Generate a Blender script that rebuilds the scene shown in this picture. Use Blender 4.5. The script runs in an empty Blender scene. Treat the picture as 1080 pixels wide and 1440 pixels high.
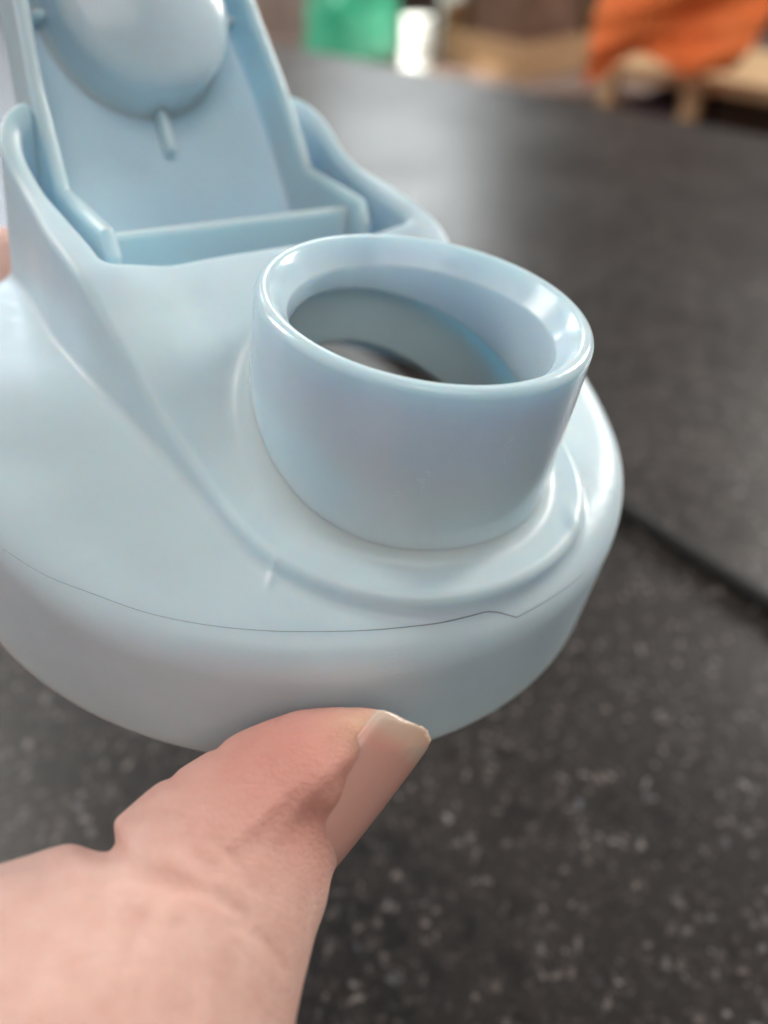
import bpy, bmesh, math, random
import numpy as np
from mathutils import Matrix, Vector

random.seed(4)
rng = np.random.default_rng(7)
scene = bpy.context.scene
C = scene.collection
MM = 0.0009                      # one model unit in metres

# ------------------------------------------------------------------ camera
PITCH = math.radians(40.0)
CAM = np.array([0.0, 0.0, 0.16])
FPX = 1136.2                     # focal length in pixels of a 1080 x 1440 frame
cd = bpy.data.cameras.new("camera")
cam = bpy.data.objects.new("camera", cd)
C.objects.link(cam)
cam.location = CAM
cam.rotation_euler = (math.radians(90) - PITCH, 0, 0)
cd.sensor_fit = 'VERTICAL'
cd.sensor_height = 36.0
cd.sensor_width = 27.0
cd.lens = FPX / 1440.0 * 36.0
cd.clip_start = 0.005
cd.clip_end = 60.0
cd.dof.use_dof = True
cd.dof.focus_distance = 0.0795
cd.dof.aperture_fstop = 12.0
scene.camera = cam

# ------------------------------------------------------------------ world and lamps
world = bpy.data.worlds.new("World")
scene.world = world
world.use_nodes = True
bg = world.node_tree.nodes["Background"]
bg.inputs[0].default_value = (1.0, 0.95, 0.905, 1)
bg.inputs[1].default_value = 0.19


def area(name, az, el, dist, w, h, power, col):
    a, e = math.radians(az), math.radians(el)
    d = Vector((math.sin(a) * math.cos(e), math.cos(a) * math.cos(e), math.sin(e)))
    ld = bpy.data.lights.new(name, 'AREA')
    ld.shape = 'RECTANGLE'
    ld.size, ld.size_y = w, h
    ld.energy = power
    ld.color = col
    o = bpy.data.objects.new(name, ld)
    C.objects.link(o)
    target = Vector((0, 0.08, 0.09))
    o.location = target + d * dist
    o.rotation_euler = (-d).to_track_quat('-Z', 'Y').to_euler()
    return o


area("window_light_right", 46, 21, 2.6, 0.50, 0.66, 48, (1.0, 0.96, 0.90))
area("window_light_back", -25, 22, 2.8, 0.50, 0.75, 17, (0.82, 0.90, 1.0))
area("window_light_middle", 1, 19, 2.9, 0.50, 0.70, 9.5, (0.92, 0.99, 1.0))
area("room_light_left", -80, 20, 2.6, 1.8, 1.3, 6.5, (0.84, 0.79, 1.0))
ld = bpy.data.lights.new("sun_patch", 'SPOT')
ld.energy = 1500
ld.spot_size = math.radians(4.6)
ld.spot_blend = .6
ld.shadow_soft_size = .03
ld.color = (1.0, 0.97, 0.9)
o = bpy.data.objects.new("sun_patch", ld)
C.objects.link(o)
o.location = (-1.6, 1.0, 2.2)
o.rotation_euler = (Vector((0.075, 2.12, -.20)) - o.location).to_track_quat('-Z', 'Y').to_euler()
ld = bpy.data.lights.new("background_fill_light", 'AREA')  # fill lamp added to brighten the things behind the counter
ld.shape = 'SQUARE'
ld.size = .9
ld.energy = 30
ld.color = (1.0, .95, .88)
o = bpy.data.objects.new("background_fill_light", ld)
C.objects.link(o)
o.location = (-1.3, 0.9, 1.3)
o.rotation_euler = (Vector((0.6, 2.1, -.3)) - o.location).to_track_quat('-Z', 'Y').to_euler()
area("room_light_behind", 150, 56, 2.4, 1.8, 1.4, 22.5, (1.0, 0.915, 0.875))

scene.view_settings.view_transform = 'Standard'
scene.view_settings.look = 'None'
scene.view_settings.exposure = 0.0
scene.view_settings.gamma = 1.0
scene.view_settings.use_curve_mapping = False
scene.cycles.use_denoising = True
scene.cycles.max_bounces = 9
scene.cycles.diffuse_bounces = 8
scene.cycles.use_adaptive_sampling = True
scene.cycles.adaptive_threshold = 0.045
scene.cycles.transparent_max_bounces = 12

# ------------------------------------------------------------------ frames
# camera frame (x right, y down, z forward, units) to world
RT = np.array([1.0, 0, 0])
FW = np.array([0, -math.sin(PITCH), math.cos(PITCH)])
UP = np.array([0, -math.cos(PITCH), -math.sin(PITCH)])
CW = np.stack([RT, FW, UP])
# how the lid is held, seen from the camera
LR = np.array([[0.7750792, -0.61369705, 0.15042661],
               [-0.30468836, -0.57156307, -0.76189282],
               [0.55354967, 0.54469404, -0.62999299]])
LT = np.array([-15.45031767, -2.05691915, 135.28891742])


def cam_to_world(P):
    return (np.asarray(P) @ CW.T) * MM + CAM


def at(px, py, d):
    """point of the camera frame at depth d (units)"""
    return np.array([(px - 540) / FPX * d, (py - 720) / FPX * d, d])


def far(px, py, y):
    """world point at forward distance y metres"""
    v = CW @ np.array([(px - 540) / FPX, (py - 720) / FPX, 1.0])
    return CAM + v * (y / v[1])


# ------------------------------------------------------------------ helpers
def mesh_obj(name, verts, faces, mat, parent=None, smooth=True, normals=None):
    me = bpy.data.meshes.new(name)
    verts = np.asarray(verts, dtype=np.float32)
    if isinstance(faces, np.ndarray):
        nf, k = faces.shape
        me.vertices.add(len(verts))
        me.vertices.foreach_set("co", verts.ravel())
        me.loops.add(nf * k)
        me.loops.foreach_set("vertex_index", faces.astype(np.int32).ravel())
        me.polygons.add(nf)
        me.polygons.foreach_set("loop_start", np.arange(0, nf * k, k, dtype=np.int32))
        me.polygons.foreach_set("loop_total", np.full(nf, k, dtype=np.int32))
        me.update(calc_edges=True)
        me.validate()
    else:
        me.from_pydata([tuple(map(float, v)) for v in verts], [], faces)
    if smooth:
        me.polygons.foreach_set("use_smooth", np.ones(len(me.polygons), dtype=bool))
    if normals is not None:
        me.normals_split_custom_set_from_vertices([tuple(map(float, n)) for n in normals])
    me.update()
    o = bpy.data.objects.new(name, me)
    C.objects.link(o)
    if mat is not None:
        me.materials.append(mat)
    if parent is not None:
        o.parent = parent
    return o


def bm_obj(name, bm, mat, parent=None, smooth=False):
    me = bpy.data.meshes.new(name)
    bmesh.ops.recalc_face_normals(bm, faces=bm.faces)
    bm.to_mesh(me)
    bm.free()
    if smooth:
        for p in me.polygons:
            p.use_smooth = True
    o = bpy.data.objects.new(name, me)
    C.objects.link(o)
    if mat is not None:
        me.materials.append(mat)
    if parent is not None:
        o.parent = parent
    return o


def empty(name, loc=(0, 0, 0)):
    o = bpy.data.objects.new(name, None)
    C.objects.link(o)
    o.location = loc
    o.empty_display_size = 0.02
    return o


def tag(o, label=None, cat=None, group=None, kind=None):
    for k, v in (("label", label), ("category", cat), ("group", group), ("kind", kind)):
        if v:
            o[k] = v
    return o


def box_bm(x0, x1, y0, y1, z0, z1, bev=0.0, bm=None):
    bm2 = bmesh.new()
    r = bmesh.ops.create_cube(bm2, size=1)
    for v in r['verts']:
        v.co = Vector((x0 + (v.co.x + .5) * (x1 - x0), y0 + (v.co.y + .5) * (y1 - y0), z0 + (v.co.z + .5) * (z1 - z0)))
    if bev > 0:
        bmesh.ops.bevel(bm2, geom=bm2.edges[:], offset=bev, segments=2, affect='EDGES', profile=0.5)
    if bm is None:
        return bm2
    tmp = bpy.data.meshes.new("tmp")
    bm2.to_mesh(tmp)
    bm2.free()
    bm.from_mesh(tmp)
    bpy.data.meshes.remove(tmp)
    return bm


def smin(a, b, k):
    h = np.clip(.5 + .5 * (b - a) / k, 0, 1)
    return b * (1 - h) + a * h - k * h * (1 - h)


def smax(a, b, k):
    return -smin(-a, -b, k)


def sstep(x, a, b):
    t = np.clip((x - a) / (b - a), 0, 1)
    return t * t * (3 - 2 * t)


def polymesh(sdf, lo, hi, h, B=8):
    """sparse surface nets of an implicit solid: vertices, quads, normals"""
    lo = np.array(lo, float)
    hi = np.array(hi, float)
    nb = np.ceil((hi - lo) / (h * B)).astype(int)
    g = np.stack(np.meshgrid(*[np.arange(n) for n in nb], indexing='ij'), -1).reshape(-1, 3)
    cen = lo + (g + .5) * B * h
    d = sdf(cen)
    act = g[np.abs(d) < B * h * 0.87 * 1.9 + 0.3]
    n = nb * B + 1
    cells, corners = [], []
    off = np.stack(np.meshgrid(np.arange(B + 1), np.arange(B + 1), np.arange(B + 1), indexing='ij'), -1).reshape(-1, 3)
    for s in range(0, len(act), 600):
        a = act[s:s + 600]
        idx = a[:, None, :] * B + off[None]
        v = sdf((lo + idx * h).reshape(-1, 3)).reshape(len(a), B + 1, B + 1, B + 1)
        cc = np.stack([v[:, i:B + i, j:B + j, k:B + k] for i in (0, 1) for j in (0, 1) for k in (0, 1)], -1)
        inside = (cc < 0).sum(-1)
        m = (inside > 0) & (inside < 8)
        bi, ci, cj, ck = np.nonzero(m)
        cells.append(a[bi] * B + np.stack([ci, cj, ck], -1))
        corners.append(cc[m])
    cells = np.concatenate(cells)
    cv = np.concatenate(corners)
    # vertex = mean of edge crossings
    co = np.array([(i, j, k) for i in (0, 1) for j in (0, 1) for k in (0, 1)], float)
    acc = np.zeros((len(cells), 3))
    cnt = np.zeros(len(cells))
    for a in range(8):
        for b in range(a + 1, 8):
            if np.abs(co[a] - co[b]).sum() != 1:
                continue
            va, vb = cv[:, a], cv[:, b]
            m = (va < 0) != (vb < 0)
            t = np.where(m, va / np.where(m, va - vb, 1), 0)
            acc += np.where(m[:, None], co[a] + (co[b] - co[a]) * t[:, None], 0)
            cnt += m
    P = lo + (cells + acc / cnt[:, None]) * h

    def grad(P, e):
        G = np.empty_like(P)
        for a in range(3):
            q = np.zeros(3)
            q[a] = e
            G[:, a] = (sdf(P + q) - sdf(P - q)) / (2 * e)
        return G
    e = h * 0.35
    G = grad(P, e)
    g2 = (G * G).sum(1)
    step = -(sdf(P) / np.maximum(g2, .15))[:, None] * G
    ln = np.linalg.norm(step, axis=1)
    P = P + step * np.minimum(1, 0.5 * h / np.maximum(ln, 1e-9))[:, None]
    N = grad(P, e)
    N /= np.maximum(np.linalg.norm(N, axis=1), 1e-9)[:, None]
    lin = (cells[:, 0] * n[1] + cells[:, 1]) * n[2] + cells[:, 2]
    order = np.argsort(lin)
    ls = lin[order]

    def find(c):
        key = (c[:, 0] * n[1] + c[:, 1]) * n[2] + c[:, 2]
        p = np.clip(np.searchsorted(ls, key), 0, len(ls) - 1)
        ok = ls[p] == key
        return order[p], ok
    quads = []
    for ax, hi_c in ((0, 4), (1, 2), (2, 1)):
        m = (cv[:, 0] < 0) != (cv[:, hi_c] < 0)
        c = cells[m]
        ins = cv[m, 0] < 0
        u, w = (ax + 1) % 3, (ax + 2) % 3
        du = np.zeros(3, int)
        du[u] = 1
        dw = np.zeros(3, int)
        dw[w] = 1
        ids = []
        okk = np.ones(len(c), bool)
        for dd in (0 * du, du, du + dw, dw):
            i_, o_ = find(c - dd)
            ids.append(i_)
            okk &= o_
        q = np.stack(ids, -1)
        q[~ins] = q[~ins][:, ::-1]
        quads.append(q[okk])
    return P, np.concatenate(quads), N


# ------------------------------------------------------------------ materials
class NT:
    def __init__(self, name):
        self.m = bpy.data.materials.new(name)
        self.m.use_nodes = True
        self.t = self.m.node_tree
        self.b = self.t.nodes["Principled BSDF"]
        self.out = self.t.nodes["Material Output"]

    def n(self, kind, **kw):
        nd = self.t.nodes.new(kind)
        for k, v in kw.items():
            setattr(nd, k, v)
        return nd

    def link(self, a, b):
        self.t.links.new(a, b)

    def put(self, sock, val):
        if hasattr(val, 'is_output'):
            self.link(val, sock)
        elif isinstance(val, (tuple, list)) and len(val) == 3 and sock.type == 'RGBA':
            sock.default_value = (*val, 1)
        else:
            sock.default_value = val

    def set(self, **kw):
        for k, v in kw.items():
            self.put(self.b.inputs[k.replace('_', ' ')], v)
        return self

    def coord(self, out='Object', scale=1.0):
        tc = self.n('ShaderNodeTexCoord')
        mp = self.n('ShaderNodeMapping')
        self.link(tc.outputs[out], mp.inputs[0])
        mp.inputs['Scale'].default_value = (scale,) * 3 if not isinstance(scale, tuple) else scale
        return mp.outputs[0]

    def noise(self, vec, scale, detail=4, rough=.5, dist=0.0):
        nd = self.n('ShaderNodeTexNoise')
        self.link(vec, nd.inputs['Vector'])
        nd.inputs['Scale'].default_value = scale
        nd.inputs['Detail'].default_value = detail
        nd.inputs['Roughness'].default_value = rough
        nd.inputs['Distortion'].default_value = dist
        return nd.outputs[0]

    def voronoi(self, vec, scale, feature='F1', out=0, rand=1.0):
        nd = self.n('ShaderNodeTexVoronoi', feature=feature)
        self.link(vec, nd.inputs['Vector'])
        nd.inputs['Scale'].default_value = scale
        nd.inputs['Randomness'].default_value = rand
        return nd.outputs[out]

    def ramp(self, fac, stops):
        nd = self.n('ShaderNodeValToRGB')
        el = nd.color_ramp.elements
        while len(el) < len(stops):
            el.new(0.5)
        for e, (p, c) in zip(el, stops):
            e.position = p
            e.color = (*c, 1) if isinstance(c, (tuple, list)) else (c, c, c, 1)
        self.link(fac, nd.inputs[0])
        return nd.outputs[0]

    def mapr(self, v, a, b, c, d, smooth=False):
        nd = self.n('ShaderNodeMapRange')
        if smooth:
            nd.interpolation_type = 'SMOOTHSTEP'
        self.link(v, nd.inputs[0])
        for i, x in enumerate((a, b, c, d)):
            nd.inputs[i + 1].default_value = x
        return nd.outputs[0]

    def mix(self, fac, a, b, mode='MIX'):
        nd = self.n('ShaderNodeMix', data_type='RGBA', blend_type=mode)
        self.put(nd.inputs[0], fac)
        self.put(nd.inputs[6], a)
        self.put(nd.inputs[7], b)
        return nd.outputs[2]

    def math(self, op, a, b=None):
        nd = self.n('ShaderNodeMath', operation=op)
        self.put(nd.inputs[0], a)
        if b is not None:
            self.put(nd.inputs[1], b)
        return nd.outputs[0]

    def bump(self, height, strength, dist, prev=None):
        nd = self.n('ShaderNodeBump')
        nd.inputs['Strength'].default_value = strength
        nd.inputs['Distance'].default_value = dist
        self.link(height, nd.inputs['Height'])
        if prev is not None:
            self.link(prev, nd.inputs['Normal'])
        return nd.outputs[0]

    def near(self, vec, p, r):
        """1 at point p, 0 at distance r, in the given coordinates"""
        nd = self.n('ShaderNodeVectorMath', operation='DISTANCE')
        self.link(vec, nd.inputs[0])
        nd.inputs[1].default_value = p
        return self.mapr(nd.outputs['Value'], 0, r, 1, 0, True)


def plastic(name, base, r0, r1, peel=0.25, sss=0.7, scuffs=()):
    k = NT(name)
    v = k.coord('Object', 1.0 / MM)           # units
    big = k.noise(v, 0.09, 3)
    col = k.mix(k.mapr(big, .35, .65, 0, 1), base, tuple(c * 0.95 for c in base))
    smear = k.noise(v, 0.22, 3, .6, 1.2)
    rough = k.mapr(smear, .35, .68, r0, r1)
    fine = k.noise(v, 5.5, 2, .6)
    wave = k.noise(v, 0.8, 3)
    st1 = k.n('ShaderNodeTexWave', wave_type='BANDS')
    k.link(k.coord('Object', (0.30 / MM, 0.55 / MM, 0.9 / MM)), st1.inputs['Vector'])
    st1.inputs['Scale'].default_value = .35
    st1.inputs['Distortion'].default_value = 14
    st1.inputs['Detail'].default_value = 3
    patch = k.mapr(k.noise(v, 0.10, 2), .56, .66, 0, 1)
    hair = k.math('MULTIPLY', k.mapr(st1.outputs[1], .975, .995, 0, 1), patch)
    rough = k.math('ADD', rough, k.math('MULTIPLY', hair, .06))
    nrm = k.bump(fine, peel, 0.00003)
    nrm = k.bump(hair, .05, 0.00002, nrm)
    nrm = k.bump(wave, 0.12, 0.00010, nrm)
    for p, rad, amt in scuffs:
        gr = k.noise(k.coord('Object', (0.35 / MM, 0.35 / MM, 2.2 / MM)), 1.0, 5, .7)
        m = k.math('MULTIPLY', k.near(v, p, rad), k.mapr(gr, .52, .62, 0, 1))
        nrm = k.bump(m, .5 * amt, 0.00012, nrm)
        col = k.mix(k.math('MULTIPLY', m, .45 * amt), col, (0.78, 0.84, 0.86))
    k.set(Base_Color=col, Roughness=rough, Normal=nrm, IOR=1.48)
    k.b.inputs['Subsurface Weight'].default_value = sss
    k.b.inputs['Subsurface Radius'].default_value = (0.40, 0.85, 1.15)
    k.b.inputs['Subsurface Scale'].default_value = 0.0036
    return k.m


BLUE = (0.615, 0.765, 0.84)
M_cap = plastic("pale_blue_plastic", BLUE, .33, .48, .25, scuffs=(((-18.0, -46.9, 17.3), 4.5, 1.0), ((-41.3, -28.6, 12.6), 3.0, .7), ((24.0, -42.0, 23.0), 11.0, .7)))
M_spout = plastic("glossy_pale_blue_plastic", BLUE, .13, .26, .06)
M_flip = plastic("smooth_pale_blue_plastic", BLUE, .14, .24, .06)

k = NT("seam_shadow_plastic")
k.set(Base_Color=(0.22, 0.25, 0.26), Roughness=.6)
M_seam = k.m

# ------------------------------------------------------------------ the countertop
k = NT("dark_speckled_laminate")
v = k.coord('Object', 1.0)
wob = k.n('ShaderNodeTexNoise')
k.link(v, wob.inputs['Vector'])
wob.inputs['Scale'].default_value = 420
wob.inputs['Detail'].default_value = 2
vm = k.n('ShaderNodeVectorMath', operation='MULTIPLY_ADD')
k.link(wob.outputs[1], vm.inputs[0])
vm.inputs[1].default_value = (.0045,) * 3
k.link(v, vm.inputs[2])
v = vm.outputs[0]
cloud = k.noise(v, 14, 4)
base = k.mix(k.mapr(cloud, .3, .7, 0, 1), (0.013, 0.012, 0.0115), (0.034, 0.029, 0.026))
g1 = k.voronoi(v, 380, out=1)
sep = k.n('ShaderNodeSeparateColor')
k.link(g1, sep.inputs[0])
d1 = k.voronoi(v, 380)
s1 = k.math('MULTIPLY', k.mapr(d1, .42, .20, 0, 1), k.mapr(sep.outputs[0], .36, .86, 0, 1))
spk = k.ramp(sep.outputs[1], [(0, (0.15, 0.145, 0.145)), (.5, (0.18, 0.15, 0.13)), (.8, (0.26, 0.24, 0.23)), (1, (0.17, 0.178, 0.20))])
col = k.mix(s1, base, spk)
g2 = k.voronoi(v, 850, out=1)
sep2 = k.n('ShaderNodeSeparateColor')
k.link(g2, sep2.inputs[0])
s2 = k.math('MULTIPLY', k.mapr(k.voronoi(v, 850), .5, .2, 0, 1), k.mapr(sep2.outputs[0], .40, .95, 0, .9))
col = k.mix(s2, col, (0.11, 0.094, 0.084))
dk = k.voronoi(v, 180, out=1)
sep3 = k.n('ShaderNodeSeparateColor')
k.link(dk, sep3.inputs[0])
col = k.mix(k.mapr(sep3.outputs[2], .75, .95, 0, .7), col, (0.010, 0.009, 0.009))
k.set(Base_Color=col, Roughness=k.mapr(k.noise(v, 9, 4), .3, .7, .30, .40), Normal=k.bump(k.noise(v, 900, 3), .25, .0001))
M_table = k.m

pl = far(390, 62, .9)
# far edge of the countertop: through two points seen along it
E0 = np.array([-0.106, 0.9145])
E1 = np.array([0.266, 0.5974])
ed = (E1 - E0) / np.linalg.norm(E1 - E0)
en = np.array([ed[1], -ed[0]])
if en[1] > 0:
    en = -en                    # points from the edge towards the viewer
A = E0 - ed * 0.95
Bp = E1 + ed * 0.75
quad = [A, Bp, Bp + en * 1.35, A + en * 1.35]
bm = bmesh.new()
top = [bm.verts.new((q[0], q[1], 0.0)) for q in quad]
bot = [bm.verts.new((q[0], q[1], -0.038)) for q in quad]
bm.faces.new(top)
bm.faces.new(bot[::-1])
for i in range(4):
    bm.faces.new((top[i], bot[i], bot[(i + 1) % 4], top[(i + 1) % 4]))
bmesh.ops.bevel(bm, geom=[e for e in bm.edges if all(v.co.z > -.01 for v in e.verts)], offset=.003, segments=3, affect='EDGES')
o = bm_obj("countertop", bm, M_table)
tag(o, "dark grey speckled laminate countertop under the held lid", "countertop", kind="structure")

# ------------------------------------------------------------------ the lid
LID_M = Matrix.Identity(4)
rw = CW @ LR
tw = cam_to_world(LT)
for i in range(3):
    for j in range(3):
        LID_M[i][j] = rw[i, j]
    LID_M[i][3] = tw[i]
lid = empty("bottle_closure")
lid.matrix_world = LID_M
tag(lid, "pale blue plastic bottle lid with open flip cap, held over the counter", "bottle lid")

RC, ZSH, ZR, YS = 50.2, 19.4, 46.3, -22.1


def zramp(y):
    return np.interp(y, [-60, -36, -28, -21, -15, -9, -2, 5, 9, 13, 60], [24.7, 24.7, 24.9, 25.8, 27.7, 30.7, 34.9, 38.3, 39.5, 39.9, 39.9])


def zwall(y):
    return np.interp(y, [-60, 2, 8, 14, 22, 28, 33, 37, 42, 46], [37.0, 38.6, 41.2, 42.2, 42.9, 43.4, 45.0, 47.5, 51.0, 51.5])


# smooth the two height curves
_yy = np.linspace(-70, 70, 1401)
_ker = np.hanning(61)
_ker /= _ker.sum()
_zr = np.convolve(np.pad(zramp(_yy), 30, mode='edge'), _ker, 'valid')
_zw = np.convolve(np.pad(zwall(_yy), 30, mode='edge'), _ker, 'valid')


def outer_body(P):
    x, y, z = P[:, 0], P[:, 1], P[:, 2]
    ax = np.abs(x)
    r = np.hypot(x, y)
    rs = np.hypot(x, y - YS)
    side = r - (RC - 0.012 * (ZSH - z))
    front = -.47 * x - .88 * y
    dome = (z - (22.2 + 0.8 * (1 - (r / 48.) ** 2) + 5.5 * sstep(y, -32, 10) - 1.9 * sstep(front, 8, 46))) * 0.98
    base = smax(side, dome, 5.5)
    dr = 0.05 * (z - 25)
    hw = 25.7 + 4.8 * sstep(y, -26, 10) - 1.6 * sstep(y, 14, 32) - dr
    out = np.where(y > YS, ax - hw, rs - (25.7 + 4.8 * sstep(y, -26, 10) - dr))
    out = smax(out, r - (48.6 - 0.02 * (z - 25)), 3.0)
    zr = np.interp(y, _yy, _zr) - 1.5 * sstep(front, 12, 46)
    zw = np.interp(y, _yy, _zw)
    zt = zr + sstep(ax, 15, 26.5) * np.maximum(0, zw - zr) * sstep(y, -6, 8)
    zt = np.where(y > 12, np.maximum(zt, zw * sstep(ax, 10, 22) + zt * (1 - sstep(ax, 10, 22))), zt)
    ped = smax(out, (z - zt) * 0.93, 1.3)
    b = smin(base, ped, 1.1)
    # hinge well
    yf = 10.9 - 1.2 * (ax / 24.) ** 2
    cav = smax(ax - 25.2, yf - y, 2.5)
    cav = smax(cav, r - 45.6, 3.0)
    cav = smax(cav, 26.5 - z, 2.0)
    slot = smax(smax(ax - 21.0, 34. - y, 3), 31.0 - z, 2)
    b = smax(b, -cav, 1.8)
    b = smax(b, -slot, 2.0)
    return b


def cap_sdf(P):
    x, y, z = P[:, 0], P[:, 1], P[:, 2]
    r = np.hypot(x, y)
    rs = np.hypot(x, y - YS)
    b = outer_body(P)
    zc_ = np.interp(y, _yy, _zr)
    collar = np.maximum(rs - (19.985 - 0.12 * np.maximum(0, z - zc_ - 6.5)), z - (zc_ + 9))
    o = smin(b, collar, 1.9 + 4.3 * sstep(y, -38, -12))
    # small residue beads at the foot of the step, shaped to catch glints
    for cx_, cy_, rot_, ra_, rb_ in ((12.2, -43.4, .9, 2.0, 1.0), (-25.4, -31.2, .8, 1.2, .5)):
        m_ = (np.abs(x - cx_) < 6) & (np.abs(y - cy_) < 6) & (np.abs(z - 22) < 6)
        if m_.any():
            u_ = (x[m_] - cx_) * math.cos(rot_) + (y[m_] - cy_) * math.sin(rot_)
            w_ = -(x[m_] - cx_) * math.sin(rot_) + (y[m_] - cy_) * math.cos(rot_)
            q_ = np.sqrt((u_ / ra_) ** 2 + (w_ / rb_) ** 2)
            o[m_] -= .32 * np.exp(-q_ ** 2) * np.clip(1 - np.abs(o[m_]) / 3, 0, 1)
    inner = b + 2.7
    # thread ridges inside the skirt
    for zc in (10.5,):
        inner = smax(inner, -(np.hypot(r - 47.8, (z - zc) * 0.9) - 2.3), .8)
    inner = smin(inner, np.maximum(r - (RC - 1.5 - .22 * z), z - 6), .5)
    o = smax(o, -inner, .6)
    bore = np.maximum(rs - 18.7, 12 - z)
    o = np.maximum(o, -bore)
    return smax(o, 4.6 * sstep((x + y) * .7, 4, 40) - z, .5)


P, Q, N = polymesh(cap_sdf, (-52.5, -52.5, -1.5), (52.5, 52.5, 54), 0.40)
cap = mesh_obj("cap_body", P * MM, Q, M_cap, lid, normals=N)

# the spout, turned with a sloping step inside the bore
nseg = 240
ph = np.linspace(0, 2 * np.pi, nseg, endpoint=False)
prof = []
rows = []
for a in ph:
    cx, cy = math.cos(a), math.sin(a)
    yb = YS + 19 * cy
    zlow = float(np.interp(yb, _yy, _zr)) - 1.9 - 1.5 * (1 if yb < -15 else 0)
    zst = 37.3 + 0.27 * (16 * cy - 5.0) - 0.07 * 16 * cx
    zst = min(zst, 42.0)
    pr = [(20.0, zlow), (20.0, zlow + 4), (20.0, 38.0), (19.99, 41.0), (19.98, 43.0)]
    # rounded outer lip
    for e in (0, 12, 24, 36, 48, 60, 72, 84, 96, 108, 120, 130, 137):
        ee = math.radians(e)
        pr.append((19.98 - 1.05 + 1.05 * math.cos(ee), ZR - 1.05 + 1.05 * math.sin(ee)))
    # funnel
    pr += [(17.6, ZR - 0.95), (17.05, ZR - 1.72), (16.5, ZR - 2.52), (16.25, ZR - 2.80), (16.14, ZR - 2.96), (16.09, ZR - 3.15), (16.07, ZR - 3.5)]
    pr += [(16.08, zst + .35), (16.2, zst + .1), (16.5, zst), (17.9, zst - .3), (18.1, zst - .7), (18.15, zlow - .6), (18.4, zlow - 1.2), (19.9, zlow - 1.2)]
    rows.append([(r_ * cx, YS + r_ * cy, z_) for r_, z_ in pr])
rows = np.array(rows)
nk = rows.shape[1]
# a small moulding nick on the lip, as in the photo
idx = np.arange(nseg * nk).reshape(nseg, nk)
F = np.stack([idx, np.roll(idx, -1, 0), np.roll(np.roll(idx, -1, 0), -1, 1), np.roll(idx, -1, 1)], -1).reshape(-1, 4)
spout = mesh_obj("spout", rows.reshape(-1, 3) * MM, F, M_spout, lid)

# flip cap ------------------------------------------------------------
UL = np.array([0, .61, .79])
UL /= np.linalg.norm(UL)
NL = np.array([0, -UL[2], UL[1]])
K0 = np.array([0, 32.4, 42.0])


def flip_frame(P):
    q = P - K0
    return P[:, 0], q @ UL, q @ NL


def flip_half(u):
    return np.interp(u, [-40, 0, 14, 27], [20.6, 20.0, 19.1, 17.3])


def poly_sdf(y, z, pts):
    pts = np.array(pts, float)
    d = np.full(y.shape, 1e9)
    s = np.ones(y.shape)
    n = len(pts)
    for i in range(n):
        a, b = pts[i], pts[i - 1]
        e = b - a
        wy, wz = y - a[0], z - a[1]
        t = np.clip((wy * e[0] + wz * e[1]) / (e @ e), 0, 1)
        d = np.minimum(d, (wy - e[0] * t) ** 2 + (wz - e[1] * t) ** 2)
        c1 = z >= a[1]
        c2 = z < b[1]
        c3 = e[0] * wz > e[1] * wy
        flip = (c1 & c2 & c3) | (~c1 & ~c2 & ~c3)
        s = np.where(flip, -s, s)
    return s * np.sqrt(d)


_k2 = (K0 + UL * 60)[1:]
_side_pts = [(K0 + UL * 60)[1:], K0[1:], (17.6, 42.0), (15.2, 38.9), (15.0, 29.0), (27., 29.0), (K0 - NL * 10.2 - UL * 6)[1:], (K0 + UL * 60 - NL * 10.2)[1:]]


def tray_sdf(P):
    x, u, n_ = flip_frame(P)
    ax = np.abs(x)
    y, z = P[:, 1], P[:, 2]
    hw = flip_half(u)
    hin = smin(np.hypot(x, np.maximum(u - 27, 0)) - 17.3, np.maximum(ax - hw, u - 27), .5)
    wall = np.maximum(-(hin), hin - 2.2)
    sidep = poly_sdf(y, z, _side_pts)
    w = smax(wall, sidep, 1.7)
    panel = np.maximum(np.maximum(hin - .8, np.abs(n_ + 9.1) - 1.1), -14 - u)
    return smin(w, panel, 1.6)


P, Q, N = polymesh(tray_sdf, (-24, 10, 24), (24, 78, 84), 0.42)
tray = mesh_obj("flip_cap", P * MM, Q, M_flip, lid, normals=N)


def plug_sdf(P):
    x, u, n_ = flip_frame(P)
    rp = np.hypot(x, u - 26.5)
    d = smax(rp - (14.1 - 0.05 * (n_ + 8)), n_ - 3.6 + 0.017 * rp ** 2, 2.6)
    d = smin(d, n_ + 8.3, 2.0)
    return np.maximum(np.maximum(d, rp - 17.0), -9.2 - n_)


P, Q, N = polymesh(plug_sdf, (-18, 30, 34), (18, 66, 80), 0.42)
mesh_obj("plug", P * MM, Q, M_flip, tray, normals=N)


def rib_sdf(cx, cu, dx, du):
    def f(P):
        x, u, n_ = flip_frame(P)
        hx, hu = dx, du
        q = smax(np.abs(x - cx) - hx, np.abs(u - cu) - hu, .6)
        q = smax(q, n_ + 5.2, 1.0)
        return np.maximum(q, -8.9 - n_)
    return f


def add_rib(cx, cu, dx, du):
    c = K0 + UL * cu + NL * (-7) + np.array([cx, 0, 0])
    P, Q, N = polymesh(rib_sdf(cx, cu, dx, du), c - 8, c + 8, 0.3)
    mesh_obj("locating_rib", P * MM, Q, M_flip, tray, normals=N)


add_rib(0, 9.6, .75, 3.6)
add_rib(-16.0, 26.5, 2.2, .7)
add_rib(16.0, 26.5, 2.2, .7)


def bar_sdf(P):
    x, y, z = P[:, 0], P[:, 1], P[:, 2]
    d = smax(np.abs(y - 20.2) - .85, z - 39.9, 1.0)
    return np.maximum(smax(d, np.abs(x) - 20.6, .6), 28 - z)


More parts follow.
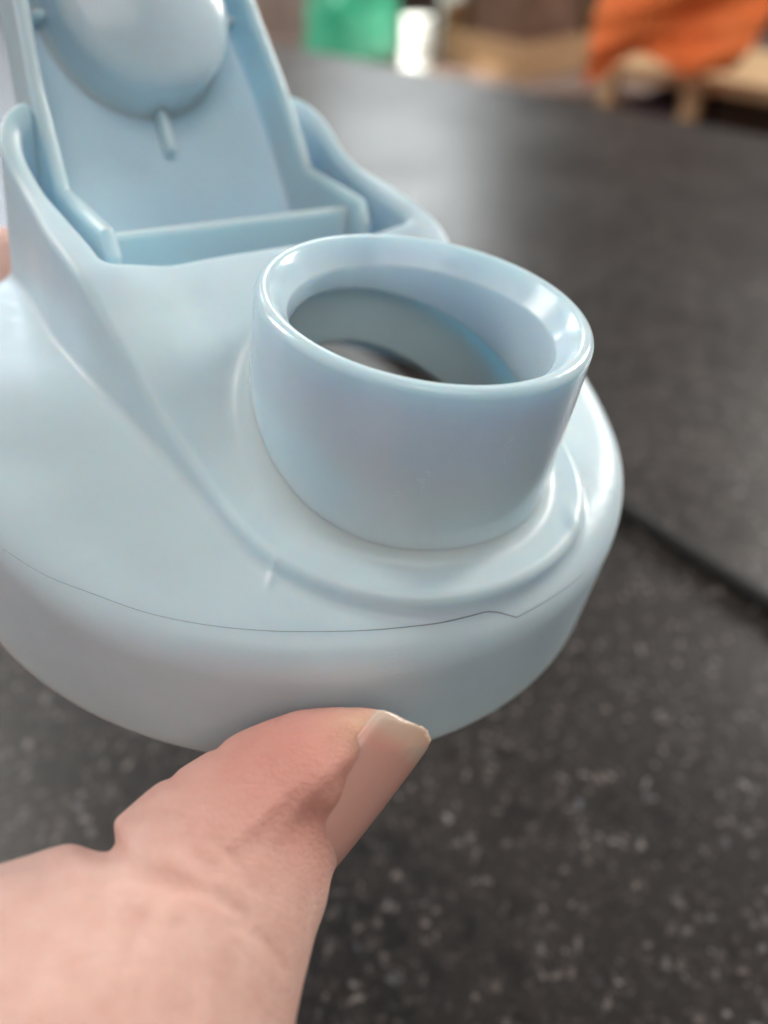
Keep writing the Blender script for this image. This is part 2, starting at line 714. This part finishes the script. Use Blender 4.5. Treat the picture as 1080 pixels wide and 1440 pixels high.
P, Q, N = polymesh(bar_sdf, (-22, 17, 27), (22, 24, 42), 0.4)
mesh_obj("hinge_crossbar", P * MM, Q, M_flip, tray, normals=N)


def lid_ray(px, py):
    v = LR.T @ np.array([(px - 540) / FPX, (py - 720) / FPX, 1.0])
    o = -LR.T @ LT
    return o, v / np.linalg.norm(v)


def on_cap(px, py):
    o, v = lid_ray(px, py)
    s = 40.0
    for _ in range(400):
        d = cap_sdf((o + v * s)[None])[0]
        if d < 1e-3:
            break
        s += max(d * .7, .002)
    return o + v * s


def sdf_normal(f, p):
    e = .05
    g = np.array([f((p + e * np.eye(3)[i])[None])[0] - f((p - e * np.eye(3)[i])[None])[0] for i in range(3)])
    return g / np.linalg.norm(g)


def tube(name, pts, radii, mat, parent, nside=6):
    pts = np.array(pts)
    V, F = [], []
    n = len(pts)
    for i in range(n):
        t = pts[min(i + 1, n - 1)] - pts[max(i - 1, 0)]
        t /= np.linalg.norm(t)
        a = np.cross(t, [0, 0, 1.0])
        if np.linalg.norm(a) < 1e-3:
            a = np.cross(t, [1.0, 0, 0])
        a /= np.linalg.norm(a)
        b = np.cross(t, a)
        for j in range(nside):
            th = 2 * math.pi * j / nside
            V.append(pts[i] + radii[i] * (a * math.cos(th) + b * math.sin(th)))
    for i in range(n - 1):
        for j in range(nside):
            F.append((i * nside + j, i * nside + (j + 1) % nside, (i + 1) * nside + (j + 1) % nside, (i + 1) * nside + j))
    F.append(tuple(range(nside))[::-1])
    F.append(tuple(range((n - 1) * nside, n * nside)))
    return mesh_obj(name, V, F, mat, parent)


# the moulded parting line round the shoulder, with its little jog
seam_px = [(4, 772), (62, 808), (125, 833), (208, 862), (292, 879), (375, 887), (450, 888), (522, 886), (605, 878), (650, 869), (686, 860),
           (700, 861), (727, 868), (750, 856), (778, 839), (800, 824), (822, 805)]
sp = []
sq = np.array(seam_px, float)
for i in range(len(sq) - 1):
    p0, p1, p2, p3 = sq[max(i - 1, 0)], sq[i], sq[i + 1], sq[min(i + 2, len(sq) - 1)]
    if seam_px[i][0] in (686, 700, 727):      # the jog keeps its corners
        p0, p3 = 2 * p1 - p2, 2 * p2 - p1
    m = max(2, int(np.linalg.norm(p2 - p1) / 7))
    for j in range(m):
        t = j / m
        sp.append(.5 * (2 * p1 + (p2 - p0) * t + (2 * p0 - 5 * p1 + 4 * p2 - p3) * t * t + (3 * p1 - p0 - 3 * p2 + p3) * t ** 3))
sp.append(sq[-1])
sp = np.array(sp)
spts = np.array([on_cap(*q) for q in sp])
rad = np.interp(sp[:, 0], [0, 120, 450, 600, 640, 700, 822], [.015, .025, .03, .06, .09, .07, .03])
tube("parting_line", spts * MM, rad * MM, M_seam, cap)

# ------------------------------------------------------------------ the hand
HM = MM


def rcone(P, a, b, ra, rb):
    ba = b - a
    l2 = ba @ ba
    t = np.clip(((P - a) @ ba) / l2, 0, 1)
    d = np.linalg.norm(P - a - t[:, None] * ba, axis=1)
    return d - (ra + (rb - ra) * t)


def chain(P, pts, k):
    d = None
    for (a, ra), (b, rb) in zip(pts[:-1], pts[1:]):
        c = rcone(P, a, b, ra, rb)
        d = c if d is None else smin(d, c, k)
    return d


thumb = [(at(535, 1075, 86.0), 4.44), (at(481, 1108, 85.5), 8.09), (at(394, 1160, 83.5), 9.34), (at(312, 1232, 80.0), 10.45)]
thumb2 = [thumb[-1], (at(227, 1367, 73.0), 10.8), (at(88, 1586, 65.0), 16.5)]
web = [(at(240, 1325, 76.0), 8.3), (at(58, 1451, 70.0), 12.9), (at(-159, 1599, 66.0), 15.2)]
wrist = np.array([-78., 120., 62.])
elbow = np.array([-150., 190., -40.])
palm_c = np.array([-72., 70., 84.])
fingers = [
    [(at(-430, 1260, 92), 10.5), (at(-330, 760, 116), 9.2), (at(-140, 505, 126), 8.8), (at(16, 398, 138), 9.0)],
    [(at(-440, 1400, 98), 10.8), (at(-360, 930, 126), 9.4), (at(-190, 770, 136), 8.4), (at(-50, 690, 146), 7.4)],
    [(at(-430, 1540, 102), 10.2), (at(-370, 1100, 130), 8.8), (at(-220, 930, 150), 8.0), (at(-90, 830, 160), 7.0)],
    [(at(-400, 1680, 104), 9.2), (at(-370, 1270, 128), 7.6), (at(-250, 1110, 142), 6.9), (at(-150, 1010, 150), 6.0)],
]
LN = at(600, 1062, 85.5) - at(464, 1236, 82.0)
LN /= np.linalg.norm(LN)
NN = np.array([0.70, 0.56, -0.48])
NN -= (NN @ LN) * LN
NN /= np.linalg.norm(NN)
SN = np.cross(LN, NN)
NROOT = at(452, 1226, 81.8) - 4.6 * LN


def nail_pt(lu, ang, rad):
    return NROOT + LN * lu - NN * 8.45 + rad * (math.sin(ang) * SN + math.cos(ang) * NN)


NAILFOLD = []
for sg in (-1, 1):
    NAILFOLD.append((nail_pt(1.8, .80 * sg, 8.2), nail_pt(10.5, .97 * sg, 8.2), 1.4, 1.5))
    NAILFOLD.append((nail_pt(10.5, .97 * sg, 8.2), nail_pt(17.0, 1.03 * sg, 7.4), 1.5, .8))
for q0, q1 in ((-.78, -.4), (-.4, 0), (0, .4), (.4, .78)):
    NAILFOLD.append((nail_pt(1.2 + .8 * abs(q0), q0, 8.3), nail_pt(1.2 + .8 * abs(q1), q1, 8.3), 1.05, 1.05))


def polyline_dist(P, pts):
    d = np.full(len(P), 1e9)
    for a, b in zip(pts[:-1], pts[1:]):
        ba = b - a
        t = np.clip(((P - a) @ ba) / (ba @ ba), 0, 1)
        d = np.minimum(d, np.linalg.norm(P - a - t[:, None] * ba, axis=1))
    return d


FOLDS = [((119, 1130), (184, 1236), 3.3, 1.9, 0.9), ((232, 1075), (262, 1140), .26, .8, .8), ((296, 1030), (318, 1085), .24, .7, .7)]
CREASES = []                     # filled after a first version of the surface exists


def skin_base(P):
    d = np.full(len(P), 1e3)
    m = (P[:, 0] > -75) & (P[:, 2] < 110)
    if m.any():
        Q = P[m]
        d1 = chain(Q, thumb, 4.0)
        # flatter under the nail
        nd = (Q - NROOT) @ NN
        lu = (Q - NROOT) @ LN
        la = (Q - NROOT) @ SN
        ang = np.abs(np.arctan2(la, nd + 8.45))
        cut = np.hypot(la, nd + 8.45) - 8.75
        cut = cut - 3.0 * sstep(ang, .80, 1.10) - 14 * sstep(ang, 1.1, 1.7) - 0.45 * np.maximum(0, 1.6 - lu) - 0.12 * np.maximum(0, lu - 18)
        d1 = np.where(nd > -8, smax(d1, cut, 1.2), d1)
        for fa, fb, ra, rb in NAILFOLD:
            d1 = smin(d1, rcone(Q, fa, fb, ra, rb), 2.2)
        d2 = smin(chain(Q, thumb2, 6.0), chain(Q, web, 6.0), 6.0)
        d[m] = smin(d1, d2, 2.5)
    # rest of the hand
    r1 = rcone(P, thumb2[-1][0], palm_c * .5 + wrist * .5, thumb2[-1][1], 20.0)
    r2 = rcone(P, web[-1][0], palm_c, web[-1][1], 18.0)
    pal = rcone(P, palm_c, wrist, 24.0, 21.0)
    rest = smin(smin(r1, r2, 8.0), pal, 8.0)
    rest = smin(rest, rcone(P, wrist, elbow, 20.0, 27.0), 12.0)
    m = (P[:, 0] < -35) & (P[:, 2] > 60)
    if m.any():
        Q = P[m]
        dd = rest[m]
        for f in fingers:
            dd = smin(dd, rcone(Q, f[0][0], palm_c + (f[0][0] - palm_c) * .25, 11.0, 15.0), 9.0)
        for f in fingers:
            dd = smin(dd, chain(Q, f, 3.0), 3.0)
        rest[m] = dd
    return smin(d, rest, 6.0)


def hand_sdf(P):
    d = skin_base(P)
    near = d < 4.0
    if CREASES and near.any():
        Pn = P[near]
        add = np.zeros(len(Pn))
        for pts, amp, wid in CREASES:
            q = polyline_dist(Pn, pts)
            add += amp * np.exp(-(q / wid) ** 2)
        # the deep flexion fold at the thumb joint runs right round the palm side
        for (a, b, amp, wl, wr) in FOLDS:
            fx = 540 + FPX * Pn[:, 0] / np.maximum(Pn[:, 2], 20)
            fy = 720 + FPX * Pn[:, 1] / np.maximum(Pn[:, 2], 20)
            ab = np.array(b, float) - np.array(a, float)
            ln = np.linalg.norm(ab)
            t = ((fx - a[0]) * ab[0] + (fy - a[1]) * ab[1]) / ln / ln
            sd = ((fx - a[0]) * ab[1] - (fy - a[1]) * ab[0]) / ln * Pn[:, 2] / FPX
            w = np.where(sd < 0, wl, wr)
            add += np.where(Pn[:, 2] < 100, amp * np.exp(-(sd / w) ** 2) * (1 - sstep(t, .35, 1.0)), 0)
        d = d.copy()
        d[near] += add
    return d


def on_skin(px, py):
    v = np.array([(px - 540) / FPX, (py - 720) / FPX, 1.0])
    v /= np.linalg.norm(v)
    s = 40.0
    best = (1e9, s)
    for _ in range(200):
        d = skin_base((v * s)[None])[0]
        if d < best[0]:
            best = (d, s)
        if d < 1e-3 or s > 140:
            break
        s += max(d * .8, .01)
    return v * best[1]


def crease(pix, amp, wid):
    CREASES.append((np.array([on_skin(*q) for q in pix]), amp, wid))


crease([(190, 1222), (215, 1232), (250, 1242)], .7, 1.2)
crease([(205, 1228), (260, 1244), (300, 1256), (345, 1290)], .5, .65)
crease([(246, 1150), (262, 1190), (290, 1225)], .30, .9)
crease([(252, 1300), (268, 1350), (280, 1420)], .35, .7)
crease([(300, 1180), (330, 1210), (352, 1250)], .18, .5)
crease([(330, 1300), (372, 1322), (400, 1360)], .22, .5)
crease([(200, 1290), (190, 1340), (200, 1400)], .22, .7)
crease([(60, 1210), (68, 1250), (90, 1290)], .35, 1.6)


k = NT("skin")
v = k.coord('Object', 1.0 / HM)
mot = k.noise(v, 0.30, 5, .65)
col = k.mix(k.mapr(mot, .3, .7, 0, 1), (0.73, 0.43, 0.355), (0.83, 0.55, 0.47))


def wv(p):                       # world point -> shader units of the skin coordinates
    return tuple(float(x) for x in cam_to_world(p) / HM)


red1 = k.near(v, wv(at(400, 1045, 80)), 20.0)
col = k.mix(k.math('MULTIPLY', red1, .75), col, (0.69, 0.275, 0.22))
red2 = k.near(v, wv(at(470, 1150, 78)), 9.0)
col = k.mix(k.math('MULTIPLY', red2, .5), col, (0.62, 0.27, 0.21))
yel = k.near(v, wv(at(520, 1008, 82)), 6.5)
col = k.mix(k.math('MULTIPLY', yel, .6), col, (0.62, 0.42, 0.24))
fine = k.voronoi(v, 1.25, 'DISTANCE_TO_EDGE')
lines = k.noise(k.coord('Object', (0.5 / HM, 1.6 / HM, 1.0 / HM)), 1.3, 6, .7, 1.0)
nrm = k.bump(k.mapr(fine, 0, .16, 0, 1), .38, .00012)
nrm = k.bump(lines, .55, .0005, nrm)
nrm = k.bump(k.noise(v, 3.5, 3), .2, .00008, nrm)
k.set(Base_Color=col, Roughness=k.mapr(mot, .3, .7, .42, .56), Normal=nrm, IOR=1.4)
k.b.inputs['Subsurface Weight'].default_value = 0.30
k.b.inputs['Subsurface Radius'].default_value = (1.0, 0.38, 0.22)
k.b.inputs['Subsurface Scale'].default_value = 0.0014
M_skin = k.m

P, Q, N = polymesh(hand_sdf, (-195, -75, -75), (60, 225, 172), 0.62)
hand = mesh_obj("hand", cam_to_world(P), Q, M_skin, None, normals=N @ CW.T)
tag(hand, "bare left hand pinching the blue lid with its thumb in front", "hand")

# thumbnail: a thin curved plate
k = NT("nail")
v = k.coord('Generated')
sx = k.n('ShaderNodeSeparateXYZ')
tc = k.n('ShaderNodeTexCoord')
k.link(tc.outputs['UV'], sx.inputs[0])
rid = k.noise(k.coord('UV', (30.0, 1.5, 1.0)), 1.0, 3)
edge = k.mapr(sx.outputs[1], .78, .92, 0, 1, True)
lun = k.mapr(sx.outputs[1], .22, .10, 0, 1, True)
col = k.mix(edge, (0.74, 0.39, 0.32), (0.75, 0.57, 0.46))
col = k.mix(k.math('MULTIPLY', lun, .6), col, (0.66, 0.45, 0.37))
k.set(Base_Color=col, Roughness=.27, Normal=k.bump(k.noise(k.coord('UV', (9.0, 4.0, 1.0)), 2.0, 4), .25, .0002, k.bump(rid, .18, .0001)), IOR=1.5)
k.b.inputs['Subsurface Weight'].default_value = 0.3
k.b.inputs['Subsurface Radius'].default_value = (1.0, 0.5, 0.35)
k.b.inputs['Subsurface Scale'].default_value = 0.0015
M_nail = k.m

ns, nt = 40, 28
NL_, NW_ = 23.2, 8.2
V, UV = [], []
top_rows = []
for layer in (0, 1):
    for i in range(ns):
        s = i / (ns - 1)
        # rounded root and free edge
        w = NW_ * (0.80 + 0.20 * min(1, s * 2.2)) * math.sqrt(max(0.0, 1 - max(0, (0.10 - s) / 0.10) ** 2 * .75))
        if s > .90:
            w *= 1 - 0.50 * ((s - .90) / .10) ** 2.5
        for j in range(nt):
            tt = j / (nt - 1) * 2 - 1
            lat = w * tt
            ang = lat / 9.2
            x = 9.2 * math.sin(ang)
            hgt = -9.2 * (1 - math.cos(ang))
            ext = NL_ * s - (1.6 * tt * tt * s ** 4) - 1.5 * (tt + 1) * s ** 5 + (0.10 * math.sin(tt * 9 + 1) + .06 * math.sin(tt * 23)) * s ** 6
            q = NROOT + LN * ext + SN * x + NN * (hgt + 0.45 - 0.9 * max(0, .2 - s) / .2 + 0.25 * math.sin(s * math.pi) - .34 * layer - .55 * abs(tt) ** 8)
            V.append(q)
            UV.append((j / (nt - 1), s))
idx = np.arange(2 * ns * nt).reshape(2, ns, nt)
F = []
for L in (0, 1):
    for i in range(ns - 1):
        for j in range(nt - 1):
            f = (idx[L, i, j], idx[L, i, j + 1], idx[L, i + 1, j + 1], idx[L, i + 1, j])
            F.append(f if L == 0 else f[::-1])
for i in range(ns - 1):
    F.append((idx[0, i, 0], idx[0, i + 1, 0], idx[1, i + 1, 0], idx[1, i, 0]))
    F.append((idx[0, i + 1, nt - 1], idx[0, i, nt - 1], idx[1, i, nt - 1], idx[1, i + 1, nt - 1]))
for j in range(nt - 1):
    F.append((idx[0, ns - 1, j], idx[0, ns - 1, j + 1], idx[1, ns - 1, j + 1], idx[1, ns - 1, j]))
    F.append((idx[0, 0, j + 1], idx[0, 0, j], idx[1, 0, j], idx[1, 0, j + 1]))
F = [tuple(int(q) for q in f) for f in F]
nail = mesh_obj("thumbnail", cam_to_world(np.array(V)), F, M_nail, hand)
uvl = nail.data.uv_layers.new(name="UVMap")
for lp in nail.data.loops:
    uvl.data[lp.index].uv = UV[lp.vertex_index]
bm = bmesh.new()
bm.from_mesh(nail.data)
bmesh.ops.recalc_face_normals(bm, faces=bm.faces)
bm.to_mesh(nail.data)
bm.free()

# ------------------------------------------------------------------ black cable on the counter
k = NT("black_rubber")
k.set(Base_Color=(0.006, 0.006, 0.006), Roughness=.7)
M_black = k.m
c0, c1 = np.array([0.0772, 0.184]), np.array([0.1032, 0.1491])
cdir = (c1 - c0) / np.linalg.norm(c1 - c0)
cpts, nn = [], 60
for i in range(nn):
    s = -0.16 + 0.42 * i / (nn - 1)
    q = c0 + cdir * s + np.array([-cdir[1], cdir[0]]) * (0.05 * (s - .02) ** 2 * 8 * (1 if s > 0 else .4))
    cpts.append((q[0], q[1], 0.0026))
o = tube("power_cable", cpts, [.0025] * nn, M_black, None, 14)
tag(o, "black power cable lying across the speckled countertop", "cable")

# ------------------------------------------------------------------ the room behind, far out of focus
k = NT("brown_floorboards")
v = k.coord('Object', 1.0)
k.set(Base_Color=k.mix(k.noise(v, 3, 4), (0.10, 0.06, 0.04), (0.20, 0.13, 0.09)), Roughness=.5)
M_floor = k.m
bm = bmesh.new()
bm.faces.new([bm.verts.new(p) for p in ((-6, -3, -.86), (6, -3, -.86), (6, 6, -.86), (-6, 6, -.86))])
tag(bm_obj("floor", bm, M_floor), "brown wooden floor beyond the countertop", "floor", kind="structure")


def flat_mat(name, c0, c1, scale=6.0, rough=.6, stretch=(1, 1, 1), trans=0.0):
    k = NT(name)
    v = k.coord('Object', tuple(float(q) for q in stretch))
    k.set(Base_Color=k.mix(k.mapr(k.noise(v, scale, 5), .3, .7, 0, 1), c0, c1), Roughness=rough)
    if trans:
        k.b.inputs['Transmission Weight'].default_value = trans
    return k.m


M_wood = flat_mat("pale_wood", (0.42, 0.27, 0.14), (0.52, 0.35, 0.20), 8, .55, (1, 1, 8))
M_card = flat_mat("cardboard", (0.36, 0.215, 0.11), (0.43, 0.27, 0.145), 10, .8)
M_panel = flat_mat("mauve_brown_wood", (0.26, 0.20, 0.17), (0.34, 0.26, 0.22), 4, .5, (14, 14, .6))
M_wall = flat_mat("brown_wall", (0.16, 0.11, 0.09), (0.22, 0.15, 0.12), 2, .8)
M_orange = flat_mat("orange_cloth", (0.72, 0.14, 0.03), (0.80, 0.20, 0.05), 9, .8)
M_green = flat_mat("green_plastic_film", (0.03, 0.50, 0.27), (0.25, 0.75, 0.52), 9, .25, (1, 1, 1), 0.15)
M_clear = flat_mat("milky_plastic", (0.80, 0.86, 0.80), (0.88, 0.90, 0.84), 9, .12)
M_dark = flat_mat("dark_purple_fabric", (0.03, 0.015, 0.025), (0.06, 0.03, 0.045), 9, .8)

bm = bmesh.new()
bm.faces.new([bm.verts.new(p) for p in ((-6, 4.4, -.86), (6, 4.4, -.86), (6, 4.4, 1.8), (-6, 4.4, 1.8))])
tag(bm_obj("wall", bm, M_wall), "brown wall far behind the countertop", "wall", kind="structure")

# low bench the background things stand on
BZ = float(far(735, 114, 2.15)[2])
BX = float(far(735, 114, 2.15)[0])
ben = empty("low_bench", (0.45, 2.4, -.86))
tag(ben, "low wooden bench behind the counter carrying the box and bags", "bench")
bm_obj("bench_top", box_bm(-1.1, 1.3, -.35, .35, BZ + .86 - .03, BZ + .86, .004), M_wall, ben)
for sx in (-1.02, 1.22):
    for sy in (-.28, .28):
        bm_obj("leg", box_bm(sx - .03, sx + .03, sy - .03, sy + .03, 0, BZ + .86 - .03, .004), M_panel, ben)

# open cardboard box, one corner towards the viewer
cb = empty("cardboard_box", (BX, 2.15, BZ))
cb.rotation_euler = (0, 0, math.radians(38))
tag(cb, "open tan cardboard box with one corner towards the viewer", "box")
W_, D_, H_, T_ = .30, .30, .078, .006
bm_obj("bottom", box_bm(0, W_, 0, D_, 0, .006), M_card, cb)
bm_obj("side_panel", box_bm(0, T_, 0, D_, .006, H_), M_card, cb)
bm_obj("side_panel", box_bm(W_ - T_, W_, 0, D_, .006, H_ + .05), M_card, cb)
bm_obj("side_panel", box_bm(T_, W_ - T_, 0, T_, .006, H_), M_card, cb)
bm_obj("side_panel", box_bm(T_, W_ - T_, D_ - T_, D_, .006, H_ + .05), M_card, cb)


def crumple(name, w, d, h, mat, seed, amp=.02, n=26, top=.55):
    """a soft closed bag: squashed tube with creased sides"""
    r_ = np.random.default_rng(seed)
    fr = r_.uniform(2, 9, (10, 2))
    phs = r_.uniform(0, 6.3, (10, 2))
    V, F = [], []
    m = 40
    for i in range(n):
        t = i / (n - 1)
        sc = math.sin(min(1, t * 6 + .15) * math.pi / 2) * (1 - (1 - top) * t ** 2)
        if i == n - 1:
            sc *= .25
        for j in range(m):
            a = 2 * math.pi * j / m
            e = sum(math.sin(fr[q, 0].round() * a + phs[q, 0] + 3 * math.sin(fr[q, 1] * t + phs[q, 1])) for q in range(10)) / 10
            cx, cy = math.cos(a), math.sin(a)
            sq = (abs(cx) ** 4 + abs(cy) ** 4) ** -.25
            V.append((cx * sq * w / 2 * sc + e * amp, cy * sq * d / 2 * sc + e * amp, t * h + e * amp * .4 * (t > .05)))
    for i in range(n - 1):
        for j in range(m):
            F.append((i * m + j, i * m + (j + 1) % m, (i + 1) * m + (j + 1) % m, (i + 1) * m + j))
    F.append(tuple(range(m))[::-1])
    F.append(tuple(range((n - 1) * m, n * m)))
    return mesh_obj(name, V, F, mat, None)


M_brown = flat_mat("dark_box_filler", (0.09, 0.045, 0.028), (0.16, 0.085, 0.055), 14, .85)  # dark filler, stands in for the shaded inside of the box
pp = crumple("box_filler", .24, .24, .175, M_brown, 8, .012, 26, .8)
_c = Matrix.Rotation(math.radians(38), 4, 'Z') @ Vector((W_ * .52, D_ * .52, 0))
pp.location = (BX + _c.x, 2.15 + _c.y, BZ + .0065)
pp.rotation_euler = (0, 0, math.radians(38))
tag(pp, "crumpled dark brown paper inside the cardboard box", "filler")
g = crumple("plastic_bag", .23, .16, .32, M_green, 3, .022)
q = far(497, 100, 2.28)
g.location = (q[0], 2.28, BZ)
tag(g, "crumpled bright green plastic bag on the bench behind the counter", "bag")


def bottle(px, y, r, h, label):
    e = empty("bottle", (float(far(px, 100, y)[0]), y, BZ))
    tag(e, label, "bottle")
    pr = [(0, 0), (r * .9, 0), (r, .01), (r, h * .62), (r * .8, h * .74), (r * .36, h * .84), (r * .34, h * .92), (0, h * .92)]
    V, F = [], []
    m = 28
    for a, b in pr:
        for j in range(m):
            V.append((a * math.cos(2 * math.pi * j / m), a * math.sin(2 * math.pi * j / m), b))
    for i in range(len(pr) - 1):
        for j in range(m):
            F.append((i * m + j, i * m + (j + 1) % m, (i + 1) * m + (j + 1) % m, (i + 1) * m + j))
    mesh_obj("bottle_body", V, F, M_clear, e)
    bm = bmesh.new()
    bmesh.ops.create_cone(bm, cap_ends=True, segments=28, radius1=r * .44, radius2=r * .42, depth=h * .10)
    bmesh.ops.translate(bm, verts=bm.verts, vec=(0, 0, h * .95))
    bm_obj("bottle_cap", bm, M_clear, e, True)


def glint_jar(px, y, z, label):  # added white shapes that overexpose into bright blurred discs
    """short white jar with a lid"""
    e = empty("glint_jar", (float(far(px, 70, y)[0]), y, z))
    tag(e, label, "glint_jar", "white jars added for glints")
    m = 32
    for nm, pr in (("glint_jar_body", [(0, 0), (.030, 0), (.034, .006), (.034, .046), (.030, .052), (0, .052)]),
                   ("glint_jar_lid", [(0, .053), (.033, .053), (.0345, .056), (.0345, .066), (.032, .069), (0, .069)])):
        V = [(a * math.cos(2 * math.pi * j / m), a * math.sin(2 * math.pi * j / m), b) for a, b in pr for j in range(m)]
        F = [(i * m + j, i * m + (j + 1) % m, (i + 1) * m + (j + 1) % m, (i + 1) * m + j) for i in range(len(pr) - 1) for j in range(m)]
        mesh_obj(nm, V, F, M_clear, e)


glint_jar(585, 2.12, BZ, "lower of two white jars added as bright blurred glints left of the cardboard box")
glint_jar(587, 2.12, BZ + .0695, "upper of two white jars added as bright blurred glints left of the cardboard box")
bottle(632, 2.45, .036, .26, "tall milky bottle standing behind the cardboard box")

# tall wooden cabinet at the left of the background
q = far(437, 40, 2.9)
cab = empty("cabinet", (float(q[0]) - .30, 3.0, -.86))
tag(cab, "mauve brown wooden cabinet behind the green bag", "cabinet")
bm_obj("carcass", box_bm(-.30, .30, -.08, .35, .04, 1.5, .004), M_panel, cab)
bm_obj("plinth", box_bm(-.29, .29, -.06, .34, 0, .04), M_panel, cab)
for i in range(6):
    bm_obj("board", box_bm(-.297 + i * .1, -.203 + i * .1, -.094, -.080, .06, 1.48, .003), M_panel, cab)

# wooden rack at the right, running parallel to the counter edge
r0 = far(862, 88, 1.75)
rdir = math.atan2(ed[1], ed[0])
rack = empty("wooden_rack", (float(r0[0]), 1.75, -.86))
rack.rotation_euler = (0, 0, rdir)
tag(rack, "pale wooden rack with an orange cloth hanging over it", "rack")
RH = float(r0[2]) + .86
bm_obj("shelf_board", box_bm(-.02, .80, 0, .30, RH - .025, RH, .003), M_wood, rack)
bm_obj("shelf_board", box_bm(-.02, .80, 0, .30, RH - .26, RH - .235, .003), M_wood, rack)
bm_obj("back_panel", box_bm(-.02, .80, .30, .31, .1, RH - .002, 0), M_wall, rack)
for x_ in (0.0, .17, .40, .76):
    bm_obj("post", box_bm(x_ - .016, x_ + .016, -.012, .02, 0, RH + (.02 if x_ else .0), .002), M_wood, rack)

d_ = empty("storage_bin", (0, 0, 0))
d_.matrix_world = Matrix.Translation((float(r0[0]), 1.75, -.86)) @ Matrix.Rotation(rdir, 4, 'Z') @ Matrix.Translation((.085, .13, RH - .235))
tag(d_, "dark purple storage bin on the shelf of the wooden rack", "bin")
bm_obj("bin_body", box_bm(-.06, .06, -.1, .1, 0, .15, .01), M_dark, d_)
bm_obj("bin_rim", box_bm(-.064, .064, -.104, .104, .15, .165, .003), M_dark, d_)

# orange cloth draped over the rack: a hanging sheet with folds and a pointed corner
nu, nv = 60, 40
TH = .004
V = []
out_px = [((870, -170), (1150, -150)), ((850, -40), (1110, -40)), ((836, 30), (1085, 20)), ((828, 75), (1062, 62)), ((820, 122), (1030, 100))]
vv = np.linspace(0, 1, len(out_px))
for layer in (0, 1):
    for i in range(nv):
        t = i / (nv - 1)
        lx = np.interp(t, vv, [a[0][0] for a in out_px])
        ly = np.interp(t, vv, [a[0][1] for a in out_px])
        rx = np.interp(t, vv, [a[1][0] for a in out_px])
        ry = np.interp(t, vv, [a[1][1] for a in out_px])
        for j in range(nu):
            s_ = j / (nu - 1)
            px = lx + (rx - lx) * s_
            py = ly + (ry - ly) * s_
            if t > .6:
                py -= 95 * (t - .6) * math.sin(min(1, s_ * 1.4) * math.pi) ** 2
            dep_ = 1.62 + .012 * math.sin(s_ * 7 + t * 6) + .006 * math.sin(s_ * 13 - t * 9) + .004 * math.sin(s_ * 5 + t * 23) - .10 * s_ + layer * TH
            V.append(far(px, py, dep_))
idx = np.arange(2 * nu * nv).reshape(2, nv, nu)
F = []
for L in (0, 1):
    for i in range(nv - 1):
        for j in range(nu - 1):
            f = (int(idx[L, i, j]), int(idx[L, i + 1, j]), int(idx[L, i + 1, j + 1]), int(idx[L, i, j + 1]))
            F.append(f if L == 0 else f[::-1])
for i in range(nv - 1):
    F.append((int(idx[0, i, 0]), int(idx[1, i, 0]), int(idx[1, i + 1, 0]), int(idx[0, i + 1, 0])))
    F.append((int(idx[0, i, nu - 1]), int(idx[0, i + 1, nu - 1]), int(idx[1, i + 1, nu - 1]), int(idx[1, i, nu - 1])))
for j in range(nu - 1):
    F.append((int(idx[0, nv - 1, j]), int(idx[1, nv - 1, j]), int(idx[1, nv - 1, j + 1]), int(idx[0, nv - 1, j + 1])))
    F.append((int(idx[0, 0, j]), int(idx[0, 0, j + 1]), int(idx[1, 0, j + 1]), int(idx[1, 0, j])))
clo = mesh_obj("cloth", np.array(V), F, M_orange, None)
tag(clo, "orange cloth with a pointed corner hanging in front of the wooden rack", "cloth")
